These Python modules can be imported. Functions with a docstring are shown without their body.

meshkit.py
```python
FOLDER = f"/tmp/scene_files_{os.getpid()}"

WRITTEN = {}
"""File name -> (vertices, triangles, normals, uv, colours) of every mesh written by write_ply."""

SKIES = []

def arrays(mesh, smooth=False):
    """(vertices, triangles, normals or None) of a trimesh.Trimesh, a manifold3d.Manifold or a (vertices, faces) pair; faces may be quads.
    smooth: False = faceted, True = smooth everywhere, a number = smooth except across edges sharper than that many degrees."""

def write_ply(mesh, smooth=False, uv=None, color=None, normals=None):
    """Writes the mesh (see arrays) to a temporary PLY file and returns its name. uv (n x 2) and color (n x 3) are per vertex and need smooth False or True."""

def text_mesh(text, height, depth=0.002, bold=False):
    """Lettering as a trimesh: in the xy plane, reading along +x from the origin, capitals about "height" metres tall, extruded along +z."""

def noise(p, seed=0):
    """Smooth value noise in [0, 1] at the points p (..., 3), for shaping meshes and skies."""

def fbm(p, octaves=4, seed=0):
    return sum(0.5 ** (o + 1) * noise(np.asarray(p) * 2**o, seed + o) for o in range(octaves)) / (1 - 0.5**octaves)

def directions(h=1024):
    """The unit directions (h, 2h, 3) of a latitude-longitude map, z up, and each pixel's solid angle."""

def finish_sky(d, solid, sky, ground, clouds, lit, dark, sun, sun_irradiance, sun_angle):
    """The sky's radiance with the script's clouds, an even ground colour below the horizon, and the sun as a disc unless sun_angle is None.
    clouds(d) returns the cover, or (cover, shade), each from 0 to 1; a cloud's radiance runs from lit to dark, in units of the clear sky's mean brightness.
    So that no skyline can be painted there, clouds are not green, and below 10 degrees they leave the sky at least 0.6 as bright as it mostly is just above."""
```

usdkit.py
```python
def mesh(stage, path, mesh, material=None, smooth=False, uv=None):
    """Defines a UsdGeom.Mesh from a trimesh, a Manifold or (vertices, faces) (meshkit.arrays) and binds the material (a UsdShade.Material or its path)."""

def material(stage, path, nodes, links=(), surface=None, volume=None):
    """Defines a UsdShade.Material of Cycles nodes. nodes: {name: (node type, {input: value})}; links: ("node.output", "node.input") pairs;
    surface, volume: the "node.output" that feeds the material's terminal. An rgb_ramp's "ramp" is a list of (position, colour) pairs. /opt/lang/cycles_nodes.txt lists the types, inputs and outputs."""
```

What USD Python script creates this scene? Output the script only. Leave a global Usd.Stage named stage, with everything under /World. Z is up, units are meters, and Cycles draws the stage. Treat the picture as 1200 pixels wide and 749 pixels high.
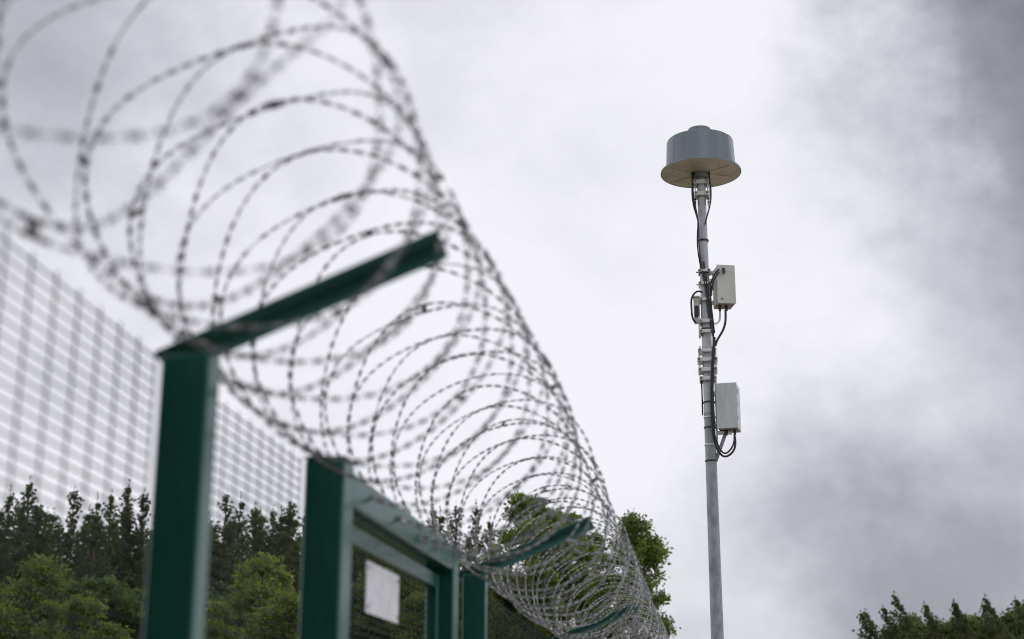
import math, numpy as np, trimesh, usdkit
from pxr import Usd, UsdGeom, UsdLux, UsdShade, Gf, Sdf, Vt
from shapely.geometry import Polygon

stage = Usd.Stage.CreateInMemory()
UsdGeom.SetStageUpAxis(stage, 'Z'); UsdGeom.SetStageMetersPerUnit(stage, 1.0)
UsdGeom.Xform.Define(stage, '/World'); UsdGeom.Scope.Define(stage, '/World/Looks')
PI = math.pi
V = lambda *a: np.array(a, float)
nrm = lambda v: np.asarray(v, float) / np.linalg.norm(v)

# ------------------------------------------------------------------ camera
EYE, PITCH, YAW = V(0, 0, 1.6), math.radians(16.5), math.radians(8.0)
fh = V(-math.sin(YAW), math.cos(YAW), 0)
FWD = fh * math.cos(PITCH) + V(0, 0, math.sin(PITCH))
RGT = V(math.cos(YAW), math.sin(YAW), 0)
UPV = np.cross(RGT, FWD)
cam = UsdGeom.Camera.Define(stage, '/World/camera')
cam.AddTransformOp().Set(Gf.Matrix4d(*RGT, 0, *UPV, 0, *(-FWD), 0, *EYE, 1))
cam.CreateFocalLengthAttr(50.0); cam.CreateHorizontalApertureAttr(36.0); cam.CreateVerticalApertureAttr(36.0 * 639 / 1024)
cam.CreateFStopAttr(2.3); cam.CreateFocusDistanceAttr(11.5)
cam.CreateExposureAttr(0.0)

# ------------------------------------------------------------------ sky, sun
SUN_AZ, SUN_EL = math.radians(38), math.radians(48)
def sky_dir(az, el):
    az, el = math.radians(az), math.radians(el)
    return (math.sin(az) * math.cos(el), math.cos(az) * math.cos(el), math.sin(el))
nodes = {
    'sky': ('sky_texture', {'sky_type': 'single_scattering', 'sun_disc': False, 'sun_elevation': SUN_EL, 'sun_rotation': SUN_AZ}),
    'tc': ('texture_coordinate', {}),
    'map': ('mapping', {'vector': (0, 0, 0), 'location': (1.7, 0.4, 0.9), 'scale': (1.0, 1.0, 1.25)}),
    'warp': ('noise_texture', {'scale': 5.5, 'detail': 7.0, 'roughness': 0.62}),
    'big': ('noise_texture', {'scale': 3.4, 'detail': 7.0, 'roughness': 0.52, 'distortion': 0.35}),
    'fine': ('noise_texture', {'scale': 9.0, 'detail': 6.0, 'roughness': 0.55}),
    'w0': ('vector_math', {'math_type': 'subtract', 'vector2': (0.5, 0.5, 0.5)}),
    'w1': ('vector_math', {'math_type': 'scale', 'scale': 0.27}),
    'wd': ('vector_math', {'math_type': 'add'}),
}
links = [('tc.generated', 'map.vector'), ('map.vector', 'big.vector'), ('map.vector', 'fine.vector'), ('map.vector', 'warp.vector'),
         ('warp.color', 'w0.vector1'), ('w0.vector', 'w1.vector1'), ('tc.generated', 'wd.vector1'), ('w1.vector', 'wd.vector2')]
# cloud masses: (azimuth, elevation, angular radius, depth of the grey); the same kind of cloud all round the sky
MASSES = [(14.2, 24.0, 8.0, 0.62), (17.0, 31.0, 8.5, 0.42), (-33.0, 29.0, 12.0, 0.50), (13.0, 6.5, 11.0, 0.52), (3.0, 2.0, 11.0, 0.32), (-12, 34, 6.0, 0.20), (-22, 23, 15.0, 0.08),
          (75, 35, 22, .5), (130, 40, 26, .5), (-80, 40, 25, .5), (-140, 35, 28, .5), (180, 50, 22, .5), (40, 62, 20, .45), (-45, 66, 20, .45)]
prev = None
for i, (az, el, rad, amt) in enumerate(MASSES):
    nodes[f'd{i}'] = ('vector_math', {'math_type': 'distance', 'vector2': sky_dir(az, el)})
    nodes[f'r{i}'] = ('map_range', {'range_type': 'smoothstep', 'from_min': 2 * math.sin(math.radians(rad) / 2) * 1.5, 'from_max': 2 * math.sin(math.radians(rad) / 2) * 0.25, 'to_min': 0.0, 'to_max': amt, 'clamp': True})
    links += [('wd.vector', f'd{i}.vector1'), (f'd{i}.value', f'r{i}.value')]
    if prev:
        nodes[f'a{i}'] = ('math', {'math_type': 'add'})
        links += [(prev, f'a{i}.value1'), (f'r{i}.result', f'a{i}.value2')]
        prev = f'a{i}.value'
    else:
        prev = f'r{i}.result'
nodes.update({
    'nb': ('map_range', {'from_min': 0.3, 'from_max': 0.75, 'to_min': -0.20, 'to_max': 0.20, 'clamp': False}),
    'nf': ('map_range', {'from_min': 0.3, 'from_max': 0.7, 'to_min': -0.07, 'to_max': 0.10, 'clamp': False}),
    's1': ('math', {'math_type': 'add'}), 's2': ('math', {'math_type': 'add'}),
    'ramp': ('rgb_ramp', {'ramp': [(0.0, (9.3, 9.2, 9.85)), (0.10, (8.7, 8.65, 9.3)), (0.4, (6.1, 6.2, 6.8)), (0.7, (3.7, 3.72, 4.25)), (1.0, (2.3, 2.32, 2.75))]}),
    'mx': ('mix', {'mix_type': 'mix', 'fac': 0.97}),
    'bg': ('background_shader', {'strength': 0.1}),
})
links += [('big.fac', 'nb.value'), ('fine.fac', 'nf.value'), ('nb.result', 's1.value1'), ('nf.result', 's1.value2'), ('s1.value', 's2.value1'), (prev, 's2.value2'),
          ('s2.value', 'ramp.fac'), ('sky.color', 'mx.color1'), ('ramp.color', 'mx.color2'), ('mx.color', 'bg.color')]
skymat = usdkit.material(stage, '/World/Looks/cloudy_sky', nodes, links, surface='bg.background')
dome = UsdLux.DomeLight.Define(stage, '/World/sky')
UsdShade.MaterialBindingAPI.Apply(dome.GetPrim()).Bind(skymat)
dome.GetPrim().SetCustomDataByKey('kind', 'structure')
sun = UsdLux.DistantLight.Define(stage, '/World/sun')
sun.CreateIntensityAttr(0.3); sun.CreateAngleAttr(20.0); sun.CreateColorAttr(Gf.Vec3f(1, .97, .93)); sun.GetPrim().CreateAttribute('inputs:normalize', Sdf.ValueTypeNames.Bool).Set(True)
sd = V(math.sin(SUN_AZ) * math.cos(SUN_EL), math.cos(SUN_AZ) * math.cos(SUN_EL), math.sin(SUN_EL))
zx = nrm(np.cross(V(0, 0, 1), sd)); zy = np.cross(sd, zx)
UsdGeom.Xformable(sun).AddTransformOp().Set(Gf.Matrix4d(*zx, 0, *zy, 0, *sd, 0, 0, 0, 30, 1))

# ------------------------------------------------------------------ materials
def mat(name, base, rough=.5, metal=0., var=.25, scale=12., bump=0., bscale=60., spec=.5, coat=0., stretch=(1, 1, 1), patch=None, pscale=3., rvar=.1, tint=(1, 1, 1)):
    """principled paint or metal with noise-driven colour, roughness and a little relief"""
    b = V(*base)
    n = {'tc': ('texture_coordinate', {}), 'mp': ('mapping', {'scale': stretch}), 'no': ('noise_texture', {'scale': scale, 'detail': 6.0, 'roughness': .6}),
         'cr': ('rgb_ramp', {'ramp': [(.3, tuple(b * (1 - var))), (.7, tuple(np.minimum(b * (1 + var), .95)))]}),
         'rr': ('map_range', {'from_min': .3, 'from_max': .7, 'to_min': max(rough - rvar, .03), 'to_max': rough + rvar, 'clamp': True}),
         'p': ('principled_bsdf', {'metallic': metal, 'roughness': rough, 'specular_ior_level': spec, 'coat_weight': coat, 'specular_tint': tint})}
    l = [('tc.object', 'mp.vector'), ('mp.vector', 'no.vector'), ('no.fac', 'cr.fac'), ('no.fac', 'rr.value'), ('rr.result', 'p.roughness')]
    out = 'cr.color'
    if patch is not None:
        n['n2'] = ('noise_texture', {'scale': pscale, 'detail': 5.0, 'roughness': .65})
        n['m2'] = ('map_range', {'from_min': .52, 'from_max': .68, 'to_min': 0., 'to_max': 1., 'clamp': True})
        n['mx'] = ('mix', {'color2': patch})
        l += [('mp.vector', 'n2.vector'), ('n2.fac', 'm2.value'), ('m2.result', 'mx.fac'), (out, 'mx.color1')]
        out = 'mx.color'
    l.append((out, 'p.base_color'))
    if bump:
        n['nb'] = ('noise_texture', {'scale': bscale, 'detail': 4.0})
        n['bu'] = ('bump', {'strength': bump, 'distance': .002})
        l += [('tc.object', 'nb.vector'), ('nb.fac', 'bu.height'), ('bu.normal', 'p.normal')]
    return usdkit.material(stage, '/World/Looks/' + name, n, l, surface='p.BSDF')

def leafmat(name, dark, light, scale, trans=.35, vary=.35):
    n = {'tc': ('texture_coordinate', {}), 'no': ('noise_texture', {'scale': scale, 'detail': 4.0, 'roughness': .6}), 'oi': ('object_info', {}), 'ge': ('geometry', {}),
         'a': ('math', {'math_type': 'multiply_add', 'value2': .35, 'value3': 0.}), 'b': ('math', {'math_type': 'multiply_add', 'value2': vary, 'value3': -.12}), 's': ('math', {'math_type': 'add'}),
         's2': ('math', {'math_type': 'add'}), 'cr': ('rgb_ramp', {'ramp': [(.15, dark), (.85, light)]}), 'd': ('principled_bsdf', {'roughness': .55, 'specular_ior_level': .3}),
         't': ('translucent_bsdf', {}), 'm': ('mix_closure', {'fac': trans})}
    l = [('tc.object', 'no.vector'), ('ge.random_per_island', 'a.value1'), ('oi.random', 'b.value1'), ('a.value', 's.value1'), ('b.value', 's.value2'), ('s.value', 's2.value1'), ('no.fac', 's2.value2'),
         ('s2.value', 'cr.fac'), ('cr.color', 'd.base_color'), ('cr.color', 't.color'), ('d.BSDF', 'm.closure1'), ('t.BSDF', 'm.closure2')]
    return usdkit.material(stage, '/World/Looks/' + name, n, l, surface='m.closure')

M = {
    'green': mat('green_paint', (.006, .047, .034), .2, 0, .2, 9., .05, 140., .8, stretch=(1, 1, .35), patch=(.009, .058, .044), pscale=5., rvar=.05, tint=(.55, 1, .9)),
    'arm_green': mat('lit_tone_arm_paint', (.030, .098, .082), .3, 0, .2, 9., .05, 140., .8, stretch=(.35, 1, 1), patch=(.045, .12, .10), pscale=6., rvar=.06, tint=(.55, 1, .9)),  # post green lightened all over, standing in for light along the arm's lower strip
    'wire_green': mat('green_wire', (.006, .022, .018), .5, 0, .2, 20., spec=.2),
    'razor': mat('razor_steel', (.31, .32, .325), .34, .85, .25, 30., patch=(.27, .26, .25), pscale=14.),
    'clip': mat('clip_steel', (.25, .25, .26), .45, .7, .2, 40.),
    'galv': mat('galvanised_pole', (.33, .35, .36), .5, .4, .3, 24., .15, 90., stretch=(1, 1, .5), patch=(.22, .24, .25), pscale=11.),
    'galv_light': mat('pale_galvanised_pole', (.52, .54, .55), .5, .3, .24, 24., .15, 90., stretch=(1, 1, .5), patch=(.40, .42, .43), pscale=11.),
    'bracket': mat('galvanised_bracket', (.74, .75, .73), .45, .2, .2, 30., .1),
    'drum': mat('drum_steel', (.18, .205, .222), .26, .75, .12, 5., .05, 40., stretch=(2.6, 2.6, .2), patch=(.11, .13, .145), pscale=2.2),
    'under': mat('weathered_underside', (.54, .45, .33), .6, 0., .2, 9., .2, 40., patch=(.44, .35, .25), pscale=5.),
    'box_warm': mat('box_cream_paint', (.62, .63, .56), .45, 0, .08, 8., .05, stretch=(2, 2, .4), patch=(.53, .53, .46), pscale=7.),
    'box_cool': mat('box_grey_paint', (.56, .60, .60), .42, 0, .08, 8., .05, stretch=(2, 2, .4), patch=(.48, .51, .50), pscale=7.),
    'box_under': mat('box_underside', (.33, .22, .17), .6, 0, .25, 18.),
    'dark': mat('dark_plastic', (.03, .03, .032), .45, 0, .2, 20.),
    'cable': mat('black_cable', (.028, .03, .032), .42, 0, .3, 14.),
    'sign': mat('white_sign', (.74, .73, .78), .35, 0, .05, 14., patch=(.52, .51, .57), pscale=24.),
    'bark': mat('bark', (.10, .075, .055), .85, 0, .4, 6., .6, 20., .2, stretch=(1, 1, .2)),
    'birch_bark': mat('pale_bark', (.32, .30, .27), .8, 0, .4, 5., .4, 20., .2, patch=(.05, .045, .04), pscale=3.5),
    'pine': leafmat('pine_needles', (.034, .056, .023), (.155, .20, .072), .7, .36),
    'leaf': leafmat('green_leaves', (.065, .105, .024), (.27, .34, .075), 1.1, .5),
    'leaf_dark': leafmat('dark_leaves', (.035, .066, .02), (.16, .225, .06), 1.1, .45),
    'gravel': mat('pale_gravel', (.42, .40, .37), .9, 0, .3, 40., .6, 60., .2, patch=(.30, .28, .25), pscale=.8),
    'grass': leafmat('grass_blades', (.04, .07, .015), (.13, .16, .05), .3, .3),
    'ground': mat('meadow_ground', (.075, .095, .035), .9, 0, .4, .6, .5, 6., .2, patch=(.12, .10, .06), pscale=.15),
}

# ------------------------------------------------------------------ scene helpers
used = {}
def numbered(path):
    k = used.get(path, 0); used[path] = k + 1
    return path if k == 0 else f'{path}_{k:03d}'
def props(prim, **kw):
    for k, v in kw.items():
        if v: prim.SetCustomDataByKey(k, v)
    return prim
def thing(name, label, category, group=None, loc=(0, 0, 0), ref=None, rz=0., scale=None, ry=0.):
    x = UsdGeom.Xform.Define(stage, numbered('/World/' + name))
    x.AddTranslateOp().Set(Gf.Vec3d(*map(float, loc)))
    if ry: x.AddRotateYOp().Set(float(ry))
    if rz: x.AddRotateZOp().Set(float(rz))
    if scale is not None: x.AddScaleOp().Set(Gf.Vec3f(*map(float, np.broadcast_to(scale, 3))))
    if ref is not None:
        x.GetPrim().GetReferences().AddInternalReference(ref); x.GetPrim().SetInstanceable(True)
    return props(x.GetPrim(), label=label, category=category, group=group)
def part(parent, name, mesh, m, smooth=False, **kw):
    p = parent if isinstance(parent, str) else str(parent.GetPath())
    o = usdkit.mesh(stage, numbered(p + '/' + name), mesh, M[m], smooth=smooth)
    return props(o.GetPrim(), **kw)
def kind_prim(name):
    """an abstract class prim holding the parts of a repeated thing"""
    return stage.CreateClassPrim('/World/' + name)

def box(x0, x1, y0, y1, z0, z1, bev=.003):
    """a box with chamfered edges (24 vertices hulled)"""
    import manifold3d as m3
    b = min(bev, .45 * min(x1 - x0, y1 - y0, z1 - z0)); pts = []
    for sx in (0, 1):
        for sy in (0, 1):
            for sz in (0, 1):
                c = [(x0, x1)[sx], (y0, y1)[sy], (z0, z1)[sz]]; s = [1 - 2 * sx, 1 - 2 * sy, 1 - 2 * sz]
                for k in range(3):
                    q = [c[i] + s[i] * b for i in range(3)]; q[k] = c[k]; pts.append(q)
    h = m3.Manifold.hull_points(np.array(pts)).to_mesh()
    return trimesh.Trimesh(h.vert_properties[:, :3], h.tri_verts)
def tube(pts, r, n=8, closed=False, caps=True):
    """a swept tube along pts; r a number or one radius for each point, or (ra, rb) for a flattened tube"""
    P = np.asarray(pts, float); k = len(P)
    flat = isinstance(r, tuple); ra, rb = (r if flat else (r, r)); ra, rb = np.broadcast_to(ra, k), np.broadcast_to(rb, k)
    T = np.gradient(P, axis=0); T /= np.linalg.norm(T, axis=1, keepdims=True)
    N = np.zeros_like(P); a = V(0, 0, 1) if abs(T[0][2]) < .9 else V(1, 0, 0)
    N[0] = nrm(a - T[0] * (a @ T[0]))
    for i in range(1, k):
        v = N[i - 1] - T[i] * (N[i - 1] @ T[i]); N[i] = v / np.linalg.norm(v)
    B = np.cross(T, N); ang = np.arange(n) / n * 2 * PI
    X = P[:, None] + np.cos(ang)[None, :, None] * N[:, None] * ra[:, None, None] + np.sin(ang)[None, :, None] * B[:, None] * rb[:, None, None]
    v = X.reshape(-1, 3); i, j = np.meshgrid(np.arange(k - 1), np.arange(n), indexing='ij'); i, j = i.ravel(), j.ravel(); j2 = (j + 1) % n
    q = np.stack([i * n + j, i * n + j2, (i + 1) * n + j2, (i + 1) * n + j], 1)
    f = np.vstack([q[:, [0, 1, 2]], q[:, [0, 2, 3]]])[:, ::-1]
    f = f[:, ::-1]
    if caps:
        c0 = [[0, b + 1, b] for b in range(1, n - 1)]; c1 = [[(k - 1) * n, (k - 1) * n + b, (k - 1) * n + b + 1] for b in range(1, n - 1)]
        f = np.vstack([f, c0, c1])
    m = trimesh.Trimesh(v, f, process=False)
    return m
def spline(pts, n=40):
    from scipy.interpolate import CubicSpline
    P = np.asarray(pts, float); d = np.r_[0, np.cumsum(np.linalg.norm(np.diff(P, axis=0), axis=1))]
    return CubicSpline(d, P)(np.linspace(0, d[-1], n))
def lathe(profile, n=64, loc=(0, 0, 0)):
    m = trimesh.creation.revolve(np.asarray(profile, float), sections=n); m.apply_translation(loc); return m
def cyl(p, q, r, n=12):
    return tube([p, q], r, n)
cat = trimesh.util.concatenate
def xform(m, R=None, t=(0, 0, 0)):
    m = m.copy(); T = np.eye(4)
    if R is not None: T[:3, :3] = R
    T[:3, 3] = t; m.apply_transform(T); return m
def rot(axis, deg): return trimesh.transformations.rotation_matrix(math.radians(deg), axis)[:3, :3]

# ------------------------------------------------------------------ ground
rng = np.random.default_rng(5)
import meshkit
g = np.unique(np.r_[-np.geomspace(4, 2500, 34)[::-1], np.linspace(-4, 4, 9), np.geomspace(4, 2500, 34)])
gx, gy = np.meshgrid(g, g, indexing='ij')
gz = (meshkit.fbm(np.stack([gx / 14, gy / 14, gx * 0], -1), 3, 3) - .5) * .25 * np.clip(np.hypot(gx, gy) / 40, .02, 1)
N_ = len(g); ii, jj = np.meshgrid(np.arange(N_ - 1), np.arange(N_ - 1), indexing='ij'); ii, jj = ii.ravel(), jj.ravel()
gq = np.stack([ii * N_ + jj, (ii + 1) * N_ + jj, (ii + 1) * N_ + jj + 1, ii * N_ + jj + 1], 1)
props(usdkit.mesh(stage, '/World/ground', (np.stack([gx.ravel(), gy.ravel(), gz.ravel()], 1), gq), M['ground'], smooth=True).GetPrim(), kind='structure')
yg = np.linspace(0, 1, 25); yx, yy_ = np.meshgrid(-1.15 + 21 * yg, -14 + 52 * yg, indexing='ij')
ii, jj = np.meshgrid(np.arange(24), np.arange(24), indexing='ij'); ii, jj = ii.ravel(), jj.ravel()
props(usdkit.mesh(stage, '/World/gravel_yard', (np.stack([yx.ravel(), yy_.ravel(), np.full(625, .02)], 1), np.stack([ii * 25 + jj, (ii + 1) * 25 + jj, (ii + 1) * 25 + jj + 1, ii * 25 + jj + 1], 1)), M['gravel']).GetPrim(), kind='structure')
# rough grass along the fence and round the mast, blades in one mass
gb = 26000
bx_, by_ = rng.uniform(-14, -1.3, gb), rng.uniform(2.5, 30, gb)
hgt = rng.uniform(.12, .4, gb); a_ = rng.uniform(0, 2 * PI, gb); lean = rng.normal(0, .12, (gb, 2))
b0 = np.stack([bx_, by_, np.full(gb, -.06)], 1); w_ = np.stack([np.cos(a_), np.sin(a_), 0 * a_], 1) * .008
tip = b0 + np.stack([lean[:, 0], lean[:, 1], hgt], 1)
gv = np.stack([b0 - w_, b0 + w_, tip], 1).reshape(-1, 3)
props(usdkit.mesh(stage, '/World/grass', (gv, np.arange(3 * gb).reshape(-1, 3)), M['grass']).GetPrim(), label='rough green grass growing outside the fence', category='grass', kind='stuff')

# ------------------------------------------------------------------ fence: posts, arms, mesh panels, gate
XL, XR = -.985, -.893            # far and near side of the line posts
def post_z(y): return 2.283 - .0145 * (y - 2.4)     # the fence falls very slightly away from the camera
def fence_post(y, label):
    t = thing('fence_post', label, 'fence post', loc=(XR, y, 0)); W = XR - XL; zt = post_z(y)
    part(t, 'post', box(-W, 0, 0, .062, -.3, zt - .004, .004), 'green')
    part(t, 'base_plate', box(-W - .05, .05, -.05, .112, .0, .012, .002), 'green')
    # the overhanging arm: a rectangular tube rising from the post top towards the near side
    ang = 22.0; L = .565; R = rot([0, 1, 0], -ang); z0 = zt - .038
    # angle-iron arm: upright web at the back of the post, flange along its top edge towards the near side
    web = box(-.004, L, .030, .035, -.006, .030, .001); fl = box(-.004, L, -.006, .0355, .0303, .0345, .001)
    part(t, 'arm', xform(xform(xform(xform(cat([web, fl]), None, (0, -.0325, 0)), rot([1, 0, 0], -25)), None, (0, .0325, 0)), R, (-W, 0, z0)), 'arm_green')  # rolled skyward; its paler green carries the lit look, not wear
    part(t, 'gusset', box(-W + .006, -.006, .0295, .0362, zt - .09, zt + .012, .001), 'green')
    for bx in (-W + .024, -.024):
        part(t, 'bolt', xform(trimesh.creation.cylinder(.006, .006, sections=6), rot([1, 0, 0], 90), (bx, .026, zt + .006)), 'green')
    return t
posts = [(-.8, 'green post behind the camera side of the fence'), (2.4, 'nearest green fence post with angled arm in the left foreground'), (5.6, 'green fence post with angled arm just past the gate'),
         (8.8, 'green fence post with small arm inside the dense far coil'), (12.0, 'distant green fence post beneath the far end of the coil'), (15.2, 'farthest green fence post at the end of the razor wire')]
for y, lab in posts[1:]:
    fence_post(y, lab)

WX = XL - .012                     # plane of the wire mesh
def wires(parent, y0, y1, z0, zt0, zt1, x=WX, dv=.083, dh=.0225, rv=.0020, rh=.0023):
    L = y1 - y0; nv = int(round(L / dv)); cnt = 0
    ztop = lambda y: zt0 + (zt1 - zt0) * (y - y0) / L
    for k in range(nv + 1):
        y = y0 + L * k / nv
        part(parent, 'vertical_wire', tube([(x + rv + rh - .0006, y - y0, z0), (x + rv + rh - .0006, y - y0, ztop(y) + .012)], rv, 6), 'wire_green')
    nh = int((zt0 - z0) / dh)
    for k in range(nh + 1):
        part(parent, 'horizontal_wire', tube([(x, -.004, zt0 - k * dh), (x, L + .004, zt1 - k * dh)], rh, 6), 'wire_green')
panels = [(-.74, 2.395, 'wire mesh panel nearest the camera, left of the first post'), (2.467, 3.345, 'narrow wire mesh panel between the first post and the gate post'),
          (4.97, 5.595, 'narrow wire mesh panel beyond the gate'), (5.667, 8.795, 'wire mesh panel under the coil beyond the gate'),
          (8.867, 11.995, 'distant wire mesh panel under the far coil'), (12.067, 15.195, 'farthest wire mesh panel at the end of the fence')]
for y0, y1, lab in panels:
    t = thing('mesh_panel', lab, 'fence panel', loc=(0, y0, 0))
    wires(t, y0, y1, .05, post_z(y0) - .012 + (.08 if y0 < 0 else 0), post_z(y1) - .012, rv=.0015 if y1 - y0 < 1.5 else .0020)

# gate frame posts, lintel and leaf
GX0, GX1 = -.985, -.885
def gate_post(y, label):
    t = thing('gate_post', label, 'gate post', loc=(GX1, y, 0)); zt = post_z(y) - .004
    part(t, 'post', box(GX0 - GX1, 0, 0, .1, -.3, zt, .005), 'green')
    part(t, 'cap', box(GX0 - GX1 - .003, .003, -.003, .103, zt + .0005, zt + .006, .002), 'green')
    part(t, 'base_plate', box(GX0 - GX1 - .05, .05, -.05, .15, 0, .012, .002), 'green')
    return t
gp = gate_post(3.35, 'thick green gate post on the near side of the gate')
gp2 = gate_post(4.86, 'thick green gate post on the far side of the gate')
for z in (.45, 1.25, 1.95):
    part(gp, 'hinge', cat([cyl((-.02, .118, z - .05), (-.02, .118, z + .05), .012, 12), box(-.032, -.008, .1015, .13, z - .02, z + .02, .002)]), 'green', smooth=40)
zl = post_z(4.) - .010
t = thing('gate_lintel', 'green crossbeam over the gate', 'beam', loc=(GX1, 3.452, 0))
part(t, 'beam', box(GX0 - GX1 + .002, -.002, 0, 1.406, zl - .086, zl, .005), 'green')
t = thing('gate', 'green framed mesh gate with a white sign on it', 'gate', loc=(0, 3.475, 0))
LX0, LX1, LY = -.968, -.928, 1.365
zt = zl - .105
part(t, 'stile', box(LX0, LX1, 0, .05, .08, zt, .004), 'green'); part(t, 'stile', box(LX0, LX1, LY - .05, LY, .08, zt, .004), 'green')
for za in (zt - .05, 1.02, .08):
    part(t, 'rail', box(LX0 + .001, LX1 - .001, .0505, LY - .0505, za, za + .05, .004), 'green')
part(t, 'lock_box', box(LX0 - .004, LX1 + .004, LY - .062, LY + .006, 1.0, 1.18, .004), 'green')
hd = part(t, 'handle', cat([cyl((LX1, LY - .03, 1.12), (LX1 + .05, LY - .03, 1.12), .009), cyl((LX1 + .05, LY - .025, 1.12), (LX1 + .05, LY - .15, 1.12), .009)]), 'dark')
Lm = LY - .1; gx = -.952
for k in range(15):
    y = .05 + Lm * (k + .5) / 15
    part(t, 'vertical_wire', tube([(gx + .004, y, .13), (gx + .004, y, zt - .05)], 0.0015, 6), 'wire_green')
for k in range(int((zt - .18) / .0225)):
    z = zt - .065 - k * .0225
    part(t, 'horizontal_wire', tube([(gx, .05, z), (gx, LY - .05, z)], .0021, 6), 'wire_green')
s = thing('gate_sign', 'blank white sign fixed to the mesh of the gate', 'sign', loc=(-.944, 3.84, 1.935))
part(s, 'plate', box(0, .003, 0, .41, 0, .142, .001), 'sign')
for yy in (.02, .39):
    for zz in (.018, .124):
        part(s, 'screw', xform(trimesh.creation.cylinder(.005, .003, sections=8), rot([0, 1, 0], 90), (.0045, yy, zz)), 'clip')

# ------------------------------------------------------------------ razor wire coil
CX, CZ, CR = -.747, 2.546, .322
ZZ = .478
coil = thing('razor_wire_coil', 'long spiral coil of barbed razor wire running along the fence top', 'razor wire', loc=(CX, 0, CZ))
NLOOP = 96; SEG = 124
tt = np.arange(NLOOP * SEG + 1) / SEG * 2 * PI
def wob(t, f, s): return (meshkit.noise(np.stack([t * f, t * 0 + s, t * 0], -1), s) - .5) * 2
# the spiral is pulled out more in places: metres of fence per turn, along the coil
turn = np.interp(np.arange(NLOOP * SEG + 1) / SEG, [0, 5.3, 6.2, 15, 17, 40, 60, NLOOP], [.22, .215, .124, .124, .158, .172, .182, .185])
yc = np.cumsum(turn) / SEG
ycoil = .86 + yc + ZZ * turn * (1 + .10 * wob(tt, .11, 4)) * np.cos(2.5 * (tt - 3.05)) + .03 * wob(tt, .045, 11)
i6 = np.argmin(np.abs(tt - (3.05 + 6 * 2 * PI))); ycoil += 2.17 - ycoil[i6]
near = 1 - np.clip((ycoil - 2.5) / .9, 0, 1) ** 1.0      # the near end of the spiral is a little narrower and hangs lower
rad = (CR - .022 * near) * (1 + .042 * wob(tt, .23, 7) + .015 * wob(tt, .9, 8))
sag = -.022 * np.sin(np.clip((ycoil - 2.4) / 3.2 % 1, 0, 1) * PI) ** 2 - .0125 * (ycoil - 2.4)
P = np.stack([rad * np.cos(tt) - .022 * near + .016 * wob(tt, .13, 21), ycoil, rad * np.sin(tt) + sag - .014 * near + .012 * wob(tt, .17, 31)], 1)
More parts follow.
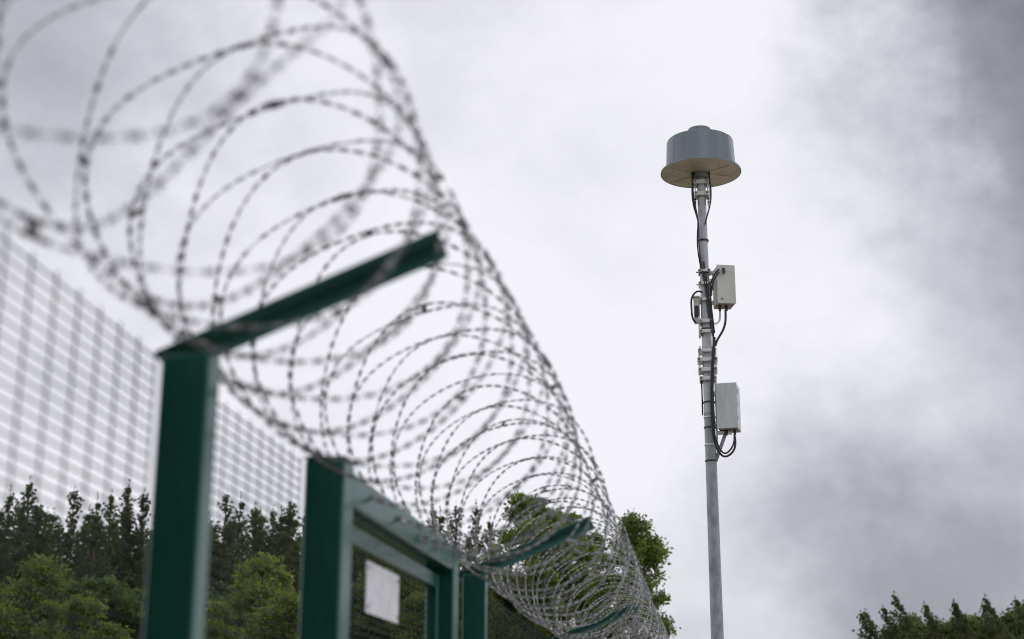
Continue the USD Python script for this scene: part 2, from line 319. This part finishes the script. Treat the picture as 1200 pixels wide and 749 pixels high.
# the barb: a thin stamped plate with four points
bs = V(-.0076, -.0100, -.003, .003, .0100, .0076); bw = V(.0026, .0082, .0038, .0038, .0082, .0026)
poly = Polygon(list(zip(np.r_[bs, bs[::-1]], np.r_[bw, -bw[::-1]])))
barb0 = trimesh.creation.extrude_polygon(poly, .0007, engine='earcut'); barb0.apply_translation((0, 0, -.00035))
bv, bf = np.array(barb0.vertices), np.array(barb0.faces)
T = np.gradient(P, axis=0); T /= np.linalg.norm(T, axis=1, keepdims=True)
dens = 2   # a barb every second sample: 2.02 m / 55 = 37 mm
shown = 0; rest_v, rest_f, nrest = [], [], 0
def in_frame(p):
    q = np.asarray(p) - EYE; d = q @ FWD
    return d > .5 and abs(q @ RGT / d) < .372 and abs(q @ UPV / d) < .237
for n in range(NLOOP):
    a, b = n * SEG, (n + 1) * SEG
    lp = part(coil, 'wire_loop', tube(P[a:b + 1], (.0015, .0012), 6), 'razor', smooth=True)
    for i in range(a, b, dens):
        tn = T[i]; rd = nrm(V(math.cos(tt[i]), 0, math.sin(tt[i]))); rd = nrm(rd - tn * (rd @ tn)); ax = np.cross(tn, rd)
        ph = .22 + .2 * math.sin(tt[i] * .37) + rng.normal(0, .22)
        u = rd * math.cos(ph) + ax * math.sin(ph); w = np.cross(tn, u)
        vv = bv @ np.stack([tn, u, w]) + P[i]
        if shown < 300 and in_frame(P[i] + V(CX, 0, CZ)):
            part(lp, 'barb', trimesh.Trimesh(vv, bf, process=False), 'razor'); shown += 1
        else:
            rest_v.append(vv); rest_f.append(bf + nrest); nrest += len(vv)
part(coil, 'barb_mass', trimesh.Trimesh(np.vstack(rest_v), np.vstack(rest_f), process=False), 'razor', kind='stuff')
# clips where neighbouring loops touch
for k in range(int(NLOOP * 2.5) + 3):
    t0 = (k - 2) * 2 * PI / 2.5 + 3.05
    i, j = int(round(t0 / (2 * PI) * SEG)), int(round((t0 + 2 * PI) / (2 * PI) * SEG))
    if i < 0: continue
    if j >= len(P): break
    c = (P[i] + P[j]) / 2; d = nrm(T[i]); h = max(np.linalg.norm(P[i] - P[j]) / 2, .001) + .003
    if h < .022:
        e = nrm(P[j] - P[i]); nn = np.cross(d, e)
        cl = trimesh.creation.box((.014, 2 * h, .006)); part(coil, 'clip', xform(cl, np.stack([d, e, nn], 1), c), 'clip')

# ------------------------------------------------------------------ antenna mast
MX, MY = .012, 11.0
mast = thing('antenna_mast', 'galvanised steel mast carrying a round drum antenna, two cabinets and black cables', 'antenna mast', loc=(MX - .014, MY, 0), ry=.25)
plain_part = part
HEIGHTS = ([0, 3.7, 3.945, 4.33, 4.6, 4.885, 5.005, 5.33, 5.7, 5.9, 6.1, 6.135, 7], [0, 3.68, 3.921, 4.274, 4.55, 4.80, 4.928, 5.241, 5.66, 5.89, 6.05, 6.087, 6.952])
def part(parent, name, mesh, m, **kw):        # heights as measured on the mast
    mesh = mesh.copy(); v = np.array(mesh.vertices); v[:, 2] = np.interp(v[:, 2], *HEIGHTS); mesh.vertices = v
    return plain_part(parent, name, mesh, m, **kw)
def pr(z): return .049 - (z - 2.0) * (.049 - .036) / 4.0          # pole radius at height z
pole = tube([(0, 0, z) for z in (-.4, 1, 2, 3.2, 4.1)], np.array([pr(z) for z in (-.4, 1, 2, 3.2, 4.1)]), 28)
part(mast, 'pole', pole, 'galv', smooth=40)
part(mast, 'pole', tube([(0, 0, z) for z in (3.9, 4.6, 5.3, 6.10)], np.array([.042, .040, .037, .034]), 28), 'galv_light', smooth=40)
part(mast, 'base_flange', cat([lathe([(0, 0), (.16, 0), (.16, .02), (.05, .02), (.05, .05), (0, .05)], 32)] + [cyl((.12 * math.cos(a), .12 * math.sin(a), .02), (.12 * math.cos(a), .12 * math.sin(a), .06), .012, 6) for a in np.arange(4) * PI / 2 + .4]), 'galv')
# drum antenna: wide thin flange, cylinder above it, shallow cap
FZ = 6.135
dr = part(mast, 'antenna_drum', lathe([(.0, FZ + .006), (.286, FZ + .006), (.273, FZ + .262), (.268, FZ + .272), (.19, FZ + .278), (0, FZ + .279)], 96), 'drum', smooth=30)
part(dr, 'flange', lathe([(0, FZ - .006), (.322, FZ - .006), (.326, FZ - .003), (.326, FZ + .001), (.322, FZ + .004), (0, FZ + .004)], 96), 'under', smooth=30)
part(dr, 'flange_rim', lathe([(.3265, FZ - .007), (.329, FZ - .007), (.329, FZ + .006), (.300, FZ + .006), (.300, FZ + .0045), (.3265, FZ + .0045), (.3265, FZ - .007)], 96), 'drum', smooth=30)
part(dr, 'cap', lathe([(0, FZ + .2795), (.100, FZ + .2795), (.100, FZ + .360), (.094, FZ + .382), (.06, FZ + .396), (0, FZ + .40)], 48), 'drum', smooth=30)
for a in (0.9, 2.0, 3.4, 5.4, 4.6):
    part(dr, 'rivet', trimesh.creation.icosphere(1, .005).apply_translation((.235 * math.cos(a), .235 * math.sin(a), FZ - .0065)), 'clip')
for a in (-2.62, -.55, .35, 2.5):
    c, s_ = math.cos(a), math.sin(a)
    part(dr, 'rib', xform(box(.07, .27, -.004, .004, FZ - .010, FZ - .0065, .001), rot([0, 0, 1], math.degrees(a))), 'under')
hub = part(mast, 'antenna_mount', lathe([(0, FZ - .11), (.030, FZ - .11), (.030, FZ - .06), (.062, FZ - .05), (.062, FZ - .0065), (0, FZ - .0065)], 32), 'galv', smooth=30)
def clamp(z, r, w, h=.032, m='bracket', bolts=True, rodlen=.16, rz=0., full=False):
    """two clamp jaws round the pole, joined by threaded rods with nuts"""
    jaw = [box(-w / 2, w / 2, -r - .026, -r - .002, z - h / 2, z + h / 2, .003), box(-w / 2, w / 2, r + .002, r + .026, z - h / 2, z + h / 2, .003),
           box(-w / 2, -w / 2 + .012, -r - .0025, -r + .018, z - h / 2 + .001, z + h / 2 - .001, .002), box(w / 2 - .012, w / 2, -r - .0025, -r + .018, z - h / 2 + .001, z + h / 2 - .001, .002)]
    if full: jaw += [box(sx * (w / 2 - .006) - .0045, sx * (w / 2 - .006) + .0045, -r - .02, r + .02, z - h / 2 + .004, z + h / 2 - .004, .001) for sx in (-1, 1)]
    R = rot([0, 0, 1], rz)
    c = part(mast, 'clamp', xform(cat(jaw), R), m)
    if bolts:
        for sx in (-1, 1):
            x = sx * (w / 2 - .014)
            part(c, 'rod', xform(cat([cyl((x, -r - .045, z), (x, r + .05, z), .005, 8), xform(trimesh.creation.cylinder(.010, .009, sections=6), rot([1, 0, 0], 90), (x, -r - .031, z))]), R), 'clip')
    return c
clamp(6.025, .036, .125, .038); clamp(5.90, .0365, .118, .034)
for sx in (-1, 1):
    part(mast, 'mount_plate', box(sx * .05 - .004, sx * .05 + .004, -.02, .03, 5.82, 6.08, .002), 'bracket')
    for z in (5.835, 5.86):
        part(mast, 'bolt', cyl((sx * .046, -.03, z), (sx * .066, -.03, z), .009, 6), 'dark')
for z in (5.55, 5.30, 4.82): 
    part(mast, 'strap', lathe([(.0375 + .0015, z - .006), (.0415 + .003, z - .006), (.0415 + .003, z + .006), (.0375 + .0015, z + .006), (.0375 + .0015, z - .006)], 28), 'dark')

# upper cabinet, its bracket and cables
def cabinet(x, y, z, w, d, h, m, name_label, rz=0., lean=0., seal=True):
    R = rot([0, 0, 1], rz) @ rot([0, 1, 0], lean)
    b = part(mast, 'cabinet', xform(box(-w / 2, w / 2, -d / 2 + .012, d / 2, 0, h, .006), R, (x, y, z)), m, label=name_label)
    part(b, 'door', xform(box(-w / 2 - .003, w / 2 + .003, -d / 2, -d / 2 + .0105, -.004, h + .004, .004), R, (x, y, z)), m)
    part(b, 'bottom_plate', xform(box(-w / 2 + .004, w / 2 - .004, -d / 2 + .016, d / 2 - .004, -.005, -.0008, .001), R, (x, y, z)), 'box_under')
    return b, R
RU = rot([0, 0, 1], 14)
u, R = cabinet(.150, -.02, 5.005, .142, .17, .325, 'box_warm', 'upper cream cabinet', 14)
org = V(.150, -.02, 5.005)
for k, zz in enumerate((.285, .262)):
    part(u, 'connector', xform(cat([cyl((-.022 + .004 * k, -.085, zz), (-.022 + .004 * k, -.112, zz), .010, 10), cyl((-.022 + .004 * k, -.112, zz), (-.036 + .004 * k, -.122, zz - .003), .008, 10)]), R, org), 'dark', smooth=40)
part(u, 'lock', xform(cyl((-.04, -.085, .035), (-.04, -.092, .035), .008, 12), R, org), 'clip', smooth=40)
for xx in (-.045, 0.01):
    part(u, 'cable_gland', xform(cat([cyl((xx, -.02, -.005), (xx, -.02, -.03), .014, 10), cyl((xx, -.02, -.03), (xx, -.02, -.045), .010, 10)]), R, org), 'dark', smooth=40)
for z in (5.03, 5.16, 5.22, 5.29):
    part(mast, 'bracket_arm', box(.030, .088, -.03, .03, z, z + .022, .002), 'bracket')
part(mast, 'bracket_rail', box(.072, .086, -.045, .055, 5.01, 5.315, .002), 'bracket')
for z in (5.06, 5.20, 5.31):
    part(mast, 'clamp_bolt', cyl((-.066, -.01, z), (-.03, -.01, z), .006, 8), 'clip')
    clamp(z, .0385, .10, .022)
# small unit at the left of the pole with its own cable loop
sm = part(mast, 'small_unit', box(-.095, -.046, -.03, .04, 4.885, 5.085, .006), 'box_warm', label='small grey unit left of the pole')
part(sm, 'vent', box(-.088, -.055, -.036, -.0305, 4.92, 5.01, .001), 'dark')
part(sm, 'hood', box(-.099, -.042, -.04, .045, 5.0855, 5.097, .003), 'bracket')
part(mast, 'cable', tube(spline([(-.02, -.05, 5.12), (-.07, -.05, 5.125), (-.108, -.045, 5.07), (-.112, -.045, 4.99), (-.100, -.045, 4.90), (-.082, -.04, 4.875)], 30), .008, 8), 'cable', smooth=True)
clamp(4.885, .0405, .115, .03); clamp(4.79, .0405, .115, .03); 
part(mast, 'side_plate', box(-.062, -.046, -.04, .04, 4.75, 4.93, .003), 'bracket')
# the stepped double clamp below it
for z, w in ((4.61, .145), (4.535, .16), (4.455, .15), (4.385, .135)):
    clamp(z, .0435, w, .03, full=z < 4.4)
for sx in (-1, 1):
    part(mast, 'clamp_plate', box(sx * .064 - .007, sx * .064 + .007, -.034, .045, 4.43, 4.60, .003), 'bracket')
    part(mast, 'clamp_plate', box(sx * .056 - .006, sx * .056 + .006, -.03, .04, 4.605, 4.66, .003), 'bracket')
for z in (4.30,):
    part(mast, 'back_rail', box(-.058, -.0465, .0, .045, 4.09, 4.40, .002), 'dark')
    part(mast, 'back_rail', box(.0465, .060, -.01, .045, 3.75, 4.42, .002), 'bracket')
for z in (4.19, 4.06, 3.97, 3.83, 3.70):
    part(mast, 'strap', lathe([(.0445, z - .006), (.0475, z - .006), (.0475, z + .006), (.0445, z + .006), (.0445, z - .006)], 28), 'bracket' if z in (4.06, 3.83) else 'dark')
# lower cabinet with strut
l_, R = cabinet(.150, -.005, 3.945, .158, .19, .385, 'box_cool', 'lower grey cabinet', -9, 0.)
org = V(.150, -.005, 3.945)
for zz in (.08, .2, .31):
    part(l_, 'door_hinge', xform(cyl((.088, -.088, zz - .018), (.088, -.088, zz + .018), .008, 10), R, org), 'bracket', smooth=40)
for xx in (-.02, .045):
    part(l_, 'cable_gland', xform(cat([cyl((xx, -.03, -.005), (xx, -.03, -.03), .013, 10), cyl((xx, -.03, -.03), (xx, -.03, -.048), .010, 10)]), R, org), 'dark', smooth=40)
for z in (3.99, 4.25):
    part(mast, 'bracket_arm', box(.040, .100, -.03, .03, z, z + .03, .002), 'bracket')
part(mast, 'strut', tube([(.036, 0, 3.70), (.125, 0, 3.935)], .014, 8), 'galv', smooth=40)
part(mast, 'shelf', box(.047, .17, -.035, .06, 3.920, 3.934, .002), 'bracket')
# cables
part(mast, 'cable', tube(spline([(-.060, -.04, 6.13), (-.066, -.05, 5.98), (-.062, -.05, 5.84), (-.038, -.055, 5.70), (-.046, -.05, 5.56), (-.040, -.05, 5.42), (-.012, -.055, 5.25), (.012, -.055, 5.05), (.026, -.06, 4.88), (.050, -.065, 4.74)], 80), .006, 8), 'cable', smooth=True)
part(mast, 'cable', tube(spline([(-.072, -.03, 6.13), (-.076, -.04, 5.95), (-.066, -.045, 5.80), (-.036, -.055, 5.68), (-.034, -.06, 5.54), (-.026, -.06, 5.40), (-.004, -.06, 5.22), (.016, -.064, 5.05), (.034, -.066, 4.90), (.052, -.07, 4.74)], 80), .006, 8), 'cable', smooth=True)
part(mast, 'cable', tube(spline([(.070, -.03, 6.13), (.076, -.04, 5.95), (.070, -.045, 5.83), (.044, -.05, 5.74), (.020, -.05, 5.66)], 40), .006, 8), 'cable', smooth=True)
part(mast, 'cable', tube(spline([(.060, -.02, 6.13), (.064, -.035, 5.96), (.060, -.045, 5.82), (.036, -.05, 5.72)], 40), .006, 8), 'bracket', smooth=True)
part(mast, 'cable', tube(spline([(-.004, -.052, 5.38), (.014, -.058, 5.2), (.030, -.068, 5.02), (.044, -.07, 4.86), (.052, -.075, 4.72), (.036, -.077, 4.5), (.022, -.075, 4.3), (.016, -.075, 4.1), (.020, -.072, 3.92), (.048, -.07, 3.79), (.105, -.065, 3.722), (.160, -.06, 3.75), (.190, -.05, 3.82), (.186, -.045, 3.90)], 120), .0085, 8), 'cable', smooth=True)
part(mast, 'cable', tube(spline([(.064, -.078, 4.72), (.048, -.08, 4.5), (.034, -.08, 4.3), (.028, -.08, 4.1), (.032, -.078, 3.93), (.060, -.075, 3.805), (.110, -.07, 3.746), (.150, -.065, 3.775), (.178, -.055, 3.83), (.184, -.04, 3.90)], 90), .007, 8), 'cable', smooth=True)
part(mast, 'cable', tube(spline([(.118, -.135, 5.288), (.085, -.12, 5.255), (.052, -.09, 5.19), (.042, -.075, 5.08), (.05, -.075, 4.93), (.062, -.078, 4.76)], 50), .0065, 8), 'cable', smooth=True)
part(mast, 'cable', tube(spline([(.118, -.135, 5.262), (.092, -.12, 5.235), (.064, -.09, 5.18), (.05, -.08, 5.08)], 40), .0065, 8), 'cable', smooth=True)
part(mast, 'cable', tube(spline([(.155, -.045, 4.965), (.152, -.05, 4.88), (.130, -.06, 4.79), (.085, -.07, 4.70), (.066, -.075, 4.64)], 40), .0095, 8), 'cable', smooth=True)
part(mast, 'cable', tube(spline([(.112, -.04, 4.965), (.110, -.045, 4.91), (.090, -.06, 4.86), (.066, -.065, 4.85)], 30), .008, 8), 'bracket', smooth=True)

part = plain_part
# ------------------------------------------------------------------ trees
HGT = {}
def leaf_quads(c, axis, side, l, w):
    """rhombic leaf faces at c, along axis, width along side, slightly folded"""
    nn = len(c); up = np.cross(axis, side)
    v = np.stack([c, c + axis * (l * .45)[:, None] + side * w[:, None] + up * (w * .3)[:, None], c + axis * l[:, None], c + axis * (l * .45)[:, None] - side * w[:, None] + up * (w * .3)[:, None]], 1).reshape(-1, 3)
    b = np.arange(nn)[:, None] * 4
    return v, np.vstack([b + [0, 1, 2], b + [0, 2, 3]])
def unit(a): return a / np.maximum(np.linalg.norm(a, axis=-1, keepdims=True), 1e-9)

def conifer(name, seed, H, R, slender=1., droop=0., sparse=1., wind=0., leader=1.):
    r = np.random.default_rng(seed); root = kind_prim(name)
    tr = [(0.06 * H * .1 * math.sin(z * 2 + seed) + wind * (z ** 2.5) * .22 * H, .05 * H * .1 * math.cos(z * 1.6 + seed), H * z) for z in np.linspace(0, 1, 12)]
    tr = np.array(tr); tr[0, 2] = -.3
    part(root, 'trunk', tube(tr, np.linspace(.016 * H, .0012 * H, 12), 8), 'bark', smooth=True)
    C, A, limbs = [], [], []
    z = .16
    while z < .985:
        rr = R * min((1 - z) ** (.85 if wind == 0 else 1.15) * 1.5, 1) * (.65 + .6 * r.random()) * (.55 + .45 * min(1, z / .3))
        base = np.array([np.interp(z, np.linspace(0, 1, 12), tr[:, k]) for k in range(3)])
        for b in range(r.integers(4, 7)):
            if r.random() > sparse: continue
            az = r.random() * 2 * PI; L = rr * r.uniform(.55, 1.15) + .12
            elev = math.radians((62 * z ** 2 + 4) - droop * (1 - z) * 30 + r.normal(0, 8))
            d = V(math.cos(az) * math.cos(elev), math.sin(az) * math.cos(elev), math.sin(elev))
            ns = max(4, int(L / .14)); s = np.linspace(0, 1, ns)
            pth = base + d * (s * L)[:, None]; pth[:, 2] += L * .22 * s ** 2.2; pth[:, 0] += wind * L * .8 * s ** 1.6
            limbs.append(tube(pth[::max(1, ns // 4)] if ns > 5 else pth, np.linspace(.006 * H * .35, .004, len(pth[::max(1, ns // 4)] if ns > 5 else pth)), 4, caps=False))
            # side twigs
            for k in range(1, ns):
                if s[k] < .18: continue
                m = r.integers(5, 9)
                tw = unit(d + r.normal(0, .75, (m, 3)) + V(wind * .8, 0, .35))
                ln = r.uniform(.1, .34, m) * (1.15 - .5 * s[k]) * (1.12 - .92 * z) * (.45 + .55 * H / 12)
                for q in range(3):
                    C.append(pth[k] + tw * (ln * q / 3)[:, None]); A.append(unit(tw + r.normal(0, .35, (m, 3))))
        z += r.uniform(.028, .05) * (1.15 - .45 * z)
    # the leader shoot
    for k in range(40):
        zz = r.uniform(.93, 1.03); base = np.array([np.interp(min(zz, 1), np.linspace(0, 1, 12), tr[:, k]) for k in range(3)]); base[2] = zz * H
        C.append(base[None] + r.normal(0, .012, (1, 3))); A.append(unit(r.normal(0, .5, (1, 3)) + V(wind, 0, 1.0)))
    C, A = np.vstack(C), np.vstack(A); n = len(C)
    S = unit(np.cross(A, r.normal(size=(n, 3))))
    sz = r.uniform(.12, .26, n) * np.clip(1.25 - .75 * C[:, 2] / H, .5, 1.1) * (.45 + .55 * H / 12)
    part(root, 'limbs', cat(limbs), 'bark'); HGT[str(root.GetPath())] = C[:, 2].max() + .1
    part(root, 'crown', leaf_quads(C, A, S, sz, sz * r.uniform(.16, .26, n)), 'pine')
    return root.GetPath()

def broadleaf(name, seed, H, R, leaf='leaf', nleaf=40000, size=.08, bottom=.12, bark='birch_bark', clumps=85, spread=1.):
    r = np.random.default_rng(seed); root = kind_prim(name)
    tr = np.array([(.03 * H * math.sin(z * 3 + seed), .03 * H * math.cos(z * 2.3 + seed), H * .93 * z) for z in np.linspace(0, 1, 10)]); tr[0, 2] = -.3
    part(root, 'trunk', tube(tr, np.linspace(.016 * H, .002 * H, 10), 8), bark, smooth=True)
    cl, rad_, limbs = [], [], []
    for k in range(clumps):
        z = bottom + (1 - bottom) * r.random() ** .85; zz = (z - bottom) / (1 - bottom)
        env = R * (math.sin(PI * min(zz * .86 + .12, 1)) ** .7) * (.75 + .5 * meshkit.noise(V(k * 3.1, seed, z * 4)))
        a = r.random() * 2 * PI; q = env * r.uniform(.35, 1.0) ** .6
        base = np.array([np.interp(max(z - .12, .05), np.linspace(0, 1, 10), tr[:, i]) for i in range(3)])
        c = V(base[0] + q * math.cos(a), base[1] + q * math.sin(a), z * H)
        cl.append(c); rad_.append(R * r.uniform(.07, .29) * spread)
        limbs.append(tube(spline([base, (base * .45 + c * .55) + V(0, 0, -.04 * H * .3), c], 5), np.linspace(.003 * H, .003, 5), 4, caps=False))
    cl, rad_ = np.array(cl), np.array(rad_)
    w = rad_ ** 1.7; idx = r.choice(clumps, nleaf, p=w / w.sum())
    g_ = unit(r.normal(size=(nleaf, 3))) * (r.random(nleaf) ** .45)[:, None] * (1 + .5 * np.abs(r.normal(0, .4, nleaf)))[:, None]
    # leaves gather on twigs within the clump
    tw = unit(r.normal(size=(clumps, 14, 3))); pick = tw[idx, r.integers(0, 14, nleaf)]
    off = .45 * g_ + .75 * pick * (r.random(nleaf) ** .6)[:, None] + r.normal(0, .07, (nleaf, 3))
    C = cl[idx] + off * rad_[idx][:, None] * V(1, 1, .85)
    A = unit(off + r.normal(0, .6, (nleaf, 3)) + V(0, 0, -.15)); S = unit(np.cross(A, r.normal(size=(nleaf, 3))))
    sz = r.uniform(.55, 1.55, nleaf) * size * (.75 + .5 * meshkit.noise(C * 1.3, seed))
    part(root, 'limbs', cat(limbs), bark); HGT[str(root.GetPath())] = np.sort(C[:, 2])[-40]
    part(root, 'crown', leaf_quads(C, A, S, sz, sz * .36), leaf)
    return root.GetPath()

PINES = [conifer('pine_kind_one', 11, 12., 2.3), conifer('pine_kind_two', 12, 12., 1.9, droop=.4), conifer('pine_kind_three', 13, 12., 2.8, sparse=.9), conifer('pine_kind_four', 14, 12., 1.8, droop=.8)]
WINDY = [conifer('windy_kind_one', 21, 6.5, 2.1, wind=-.7, sparse=1.), conifer('windy_kind_two', 22, 6.5, 1.8, wind=-.9, sparse=1.)]
LEAFY = [broadleaf('leafy_kind_one', 31, 6., 1.7, bark='bark'), broadleaf('leafy_kind_two', 32, 6., 1.9, clumps=80, bark='bark'), broadleaf('leafy_kind_three', 33, 6., 1.5, leaf='leaf_dark', bottom=.06), broadleaf('airy_kind_one', 34, 6., 1.15, nleaf=15000, clumps=75, spread=.72), broadleaf('airy_kind_two', 35, 6., 1.5, nleaf=20000, clumps=80, spread=.8), broadleaf('slender_kind', 36, 6., 1.0, nleaf=34000, clumps=130, spread=1.25, size=.058, bottom=.08)]
def spot(px, dist):      # a place on the ground in the direction of the bearing of a picture column
    az = math.radians(-8) + math.atan((px - 600) / 1676.)
    return V(dist * math.sin(az), dist * math.cos(az), -.1)
def top(py, dist):       # height that reaches a given elevation at that distance
    return 1.6 + dist * math.tan(PITCH + math.atan((374.5 - py) / 1667.))
r = np.random.default_rng(77)
def tree(kinds, name, label, category, group, px, dist, py, baseH, k=None, fat=1.):
    kd = kinds[r.integers(len(kinds)) if k is None else k]; s = (top(py, dist) + .1) / HGT[str(kd)]
    thing(name, label, category, group, spot(px, dist), kd, r.uniform(0, 360), (s * fat, s * fat, s))
# skyline pines behind the fence at the left, one after another: (column, distance, top row)
sky1 = [(-40, 56, 585), (4, 55, 584), (26, 52, 572), (52, 62, 606), (83, 54, 580), (107, 57, 588), (126, 60, 583), (143, 52, 571), (166, 56, 580), (188, 58, 585), (212, 55, 580), (236, 60, 590),
        (262, 54, 577), (277, 57, 581), (296, 62, 592), (316, 60, 594), (337, 55, 584), (356, 60, 596), (380, 58, 600), (410, 62, 604), (440, 60, 600)]
ORD = ['first', 'second', 'third', 'fourth', 'fifth', 'sixth', 'seventh', 'eighth', 'ninth', 'tenth']
cnt = {}
for i, (px, d, py) in enumerate(sky1):
    w = 'left of the nearest post' if px < 180 else 'between the nearest post and the gate' if px < 360 else 'behind the gate'
    q = cnt[w] = cnt.get(w, -1) + 1
    tree(PINES, 'pine_tree', f'{ORD[q]} skyline pine from the left, {w}', 'pine tree', f'skyline pines {w}', px, d, py, 12., k=i * 7 % 4)
for i in range(26):
    px = -80 + i * 25 + r.uniform(-6, 6); w = 'left of the nearest post' if px < 180 else 'between the nearest post and the gate' if px < 360 else 'behind the gate'
    tree(PINES, 'pine_tree', f'dark pine deep in the forest {w}', 'pine tree', f'deep pines {w}', px, r.uniform(64, 72), r.uniform(596, 622), 12., fat=1.45)
for i in range(44):
    px = -70 + i * 13.5 + r.uniform(-6, 6); d = r.uniform(44, 52)
    w = 'left of the nearest post' if px < 180 else 'between the nearest post and the gate' if px < 360 else 'behind the gate'
    tree(PINES, 'pine_tree', f'dark pine lower in the forest {w}', 'pine tree', f'lower pines {w}', px, d, r.uniform(592, 640), 12., fat=1.3)
# bright bushes in front of the forest
for px, d, py, k, lab in [(22, 31, 712, 2, 'green bush low at the left edge'), (62, 30, 668, 1, 'bright green bush seen through the mesh at far left'), (118, 33, 690, 2, 'darker green bush left of the nearest post'),
                          (180, 33, 700, 2, 'green bush hidden partly by the nearest post'), (262, 36, 700, 2, 'green bush just right of the nearest post'), (306, 31, 660, 1, 'bright green bush left of the gate post'), (338, 28, 700, 0, 'low green bush against the gate post'),
                          (400, 32, 690, 2, 'green bush behind the near side of the gate'), (452, 34, 668, 0, 'green bush behind the gate sign'), (500, 32, 700, 1, 'green bush behind the far gate post')]:
    tree(LEAFY, 'leafy_bush', lab, 'bush', None, px, d, py, 6., k, 1.15)
# trees behind the coil
for px, d, py, k, lab in [(508, 52, 590, 1, 'slim pine top seen through the coil beside the gate'), (533, 52, 586, 0, 'dark pine rising behind the coil over the gate'), (556, 50, 584, 3, 'tall pine top behind the coil'), (575, 54, 604, 2, 'shorter pine behind the coil'),
                          (520, 47, 630, 2, 'low dark pine behind the gate beam'), (600, 52, 640, 0, 'low dark pine behind the far arm')]:
    tree(PINES, 'pine_tree', lab, 'pine tree', None, px, d, py, 12., k)
for px, d, py, k, f, lab in [(618, 30, 586, 4, 1., 'tall leafy tree rising through the coil'), (664, 31, 604, 4, 1.1, 'bright leafy tree behind the coil and far arm'), (585, 31, 668, 0, .9, 'leafy tree behind the second post with arm'),
                             (692, 36, 628, 3, 1., 'darker leafy tree behind the coil edge'), (742, 28, 604, 5, 1.0, 'leafy tree standing clear to the right of the coil'), (560, 33, 690, 2, .8, 'dark leafy tree behind the far mesh panel'), (630, 29, 690, 1, .9, 'low bright leafy tree under the coil')]:
    tree(LEAFY, 'leafy_tree', lab, 'tree', None, px, d, py, 6., k, f)
# wind-bent pines at the lower right
for px, d, py, k, lab in [(1040, 38, 716, 0, 'wind-bent young pine at the left end of the right-hand row'), (1055, 40, 715, 1, 'wind-bent young pine second from the left in the row'), (1068, 37, 711, 0, 'young pine with a flat bent top in the row'), (1095, 38, 696, 1, 'tallest wind-bent pine of the row at lower right'),
                          (1113, 40, 710, 0, 'wind-bent pine just right of the tallest one'), (1129, 39, 720, 1, 'low wind-bent pine in the middle of the row'), (1145, 38, 709, 0, 'wind-bent pine left of the twin tops'), (1162, 39, 709, 1, 'wind-bent pine of the twin tops'),
                          (1180, 38, 712, 0, 'wind-bent pine near the right edge'), (1202, 36, 702, 1, 'dark pine cut by the right edge'), (1225, 38, 705, 0, 'pine past the right edge')]:
    s_ = (top(py, d) + .1) / HGT[str(WINDY[k])]
    thing('young_pine', lab, 'pine tree', None, spot(px, d), WINDY[k], r.uniform(-25, 25), (s_ * 1.0, s_ * 1.0, s_))

for px, d, py, k, lab in [(1050, 42, 738, 2, 'dark leafy bush below the left end of the bent pines'), (1080, 43, 730, 2, 'dark leafy bush below the tallest bent pine'), (1108, 42, 734, 2, 'dark leafy bush below the low bent pine'),
                          (1142, 43, 729, 2, 'dark leafy bush below the twin bent tops'), (1178, 42, 730, 2, 'dark leafy bush near the right edge'), (1212, 43, 718, 2, 'dark leafy bush at the right edge')]:
    tree(LEAFY, 'leafy_bush', lab, 'bush', None, px, d, py, 6., k, 1.1)
# the pine belt that closes the yard behind the photographer, dark in the reflections of the green paint
for i in range(30):
    az = math.radians(112 + i * 4.7 + r.uniform(-1.5, 1.5)); d = (17, 21.5)[i % 2] + r.uniform(-1, 1); kd = PINES[i % 4]
    sc = r.uniform(12.5, 15.5) / HGT[str(kd)]
    thing('belt_pine', 'tall pine in the forest belt behind the photographer', 'pine tree', 'pines of the belt behind the photographer', (d * math.sin(az), d * math.cos(az), -.1), kd, r.uniform(0, 360), (sc * 1.25, sc * 1.25, sc))
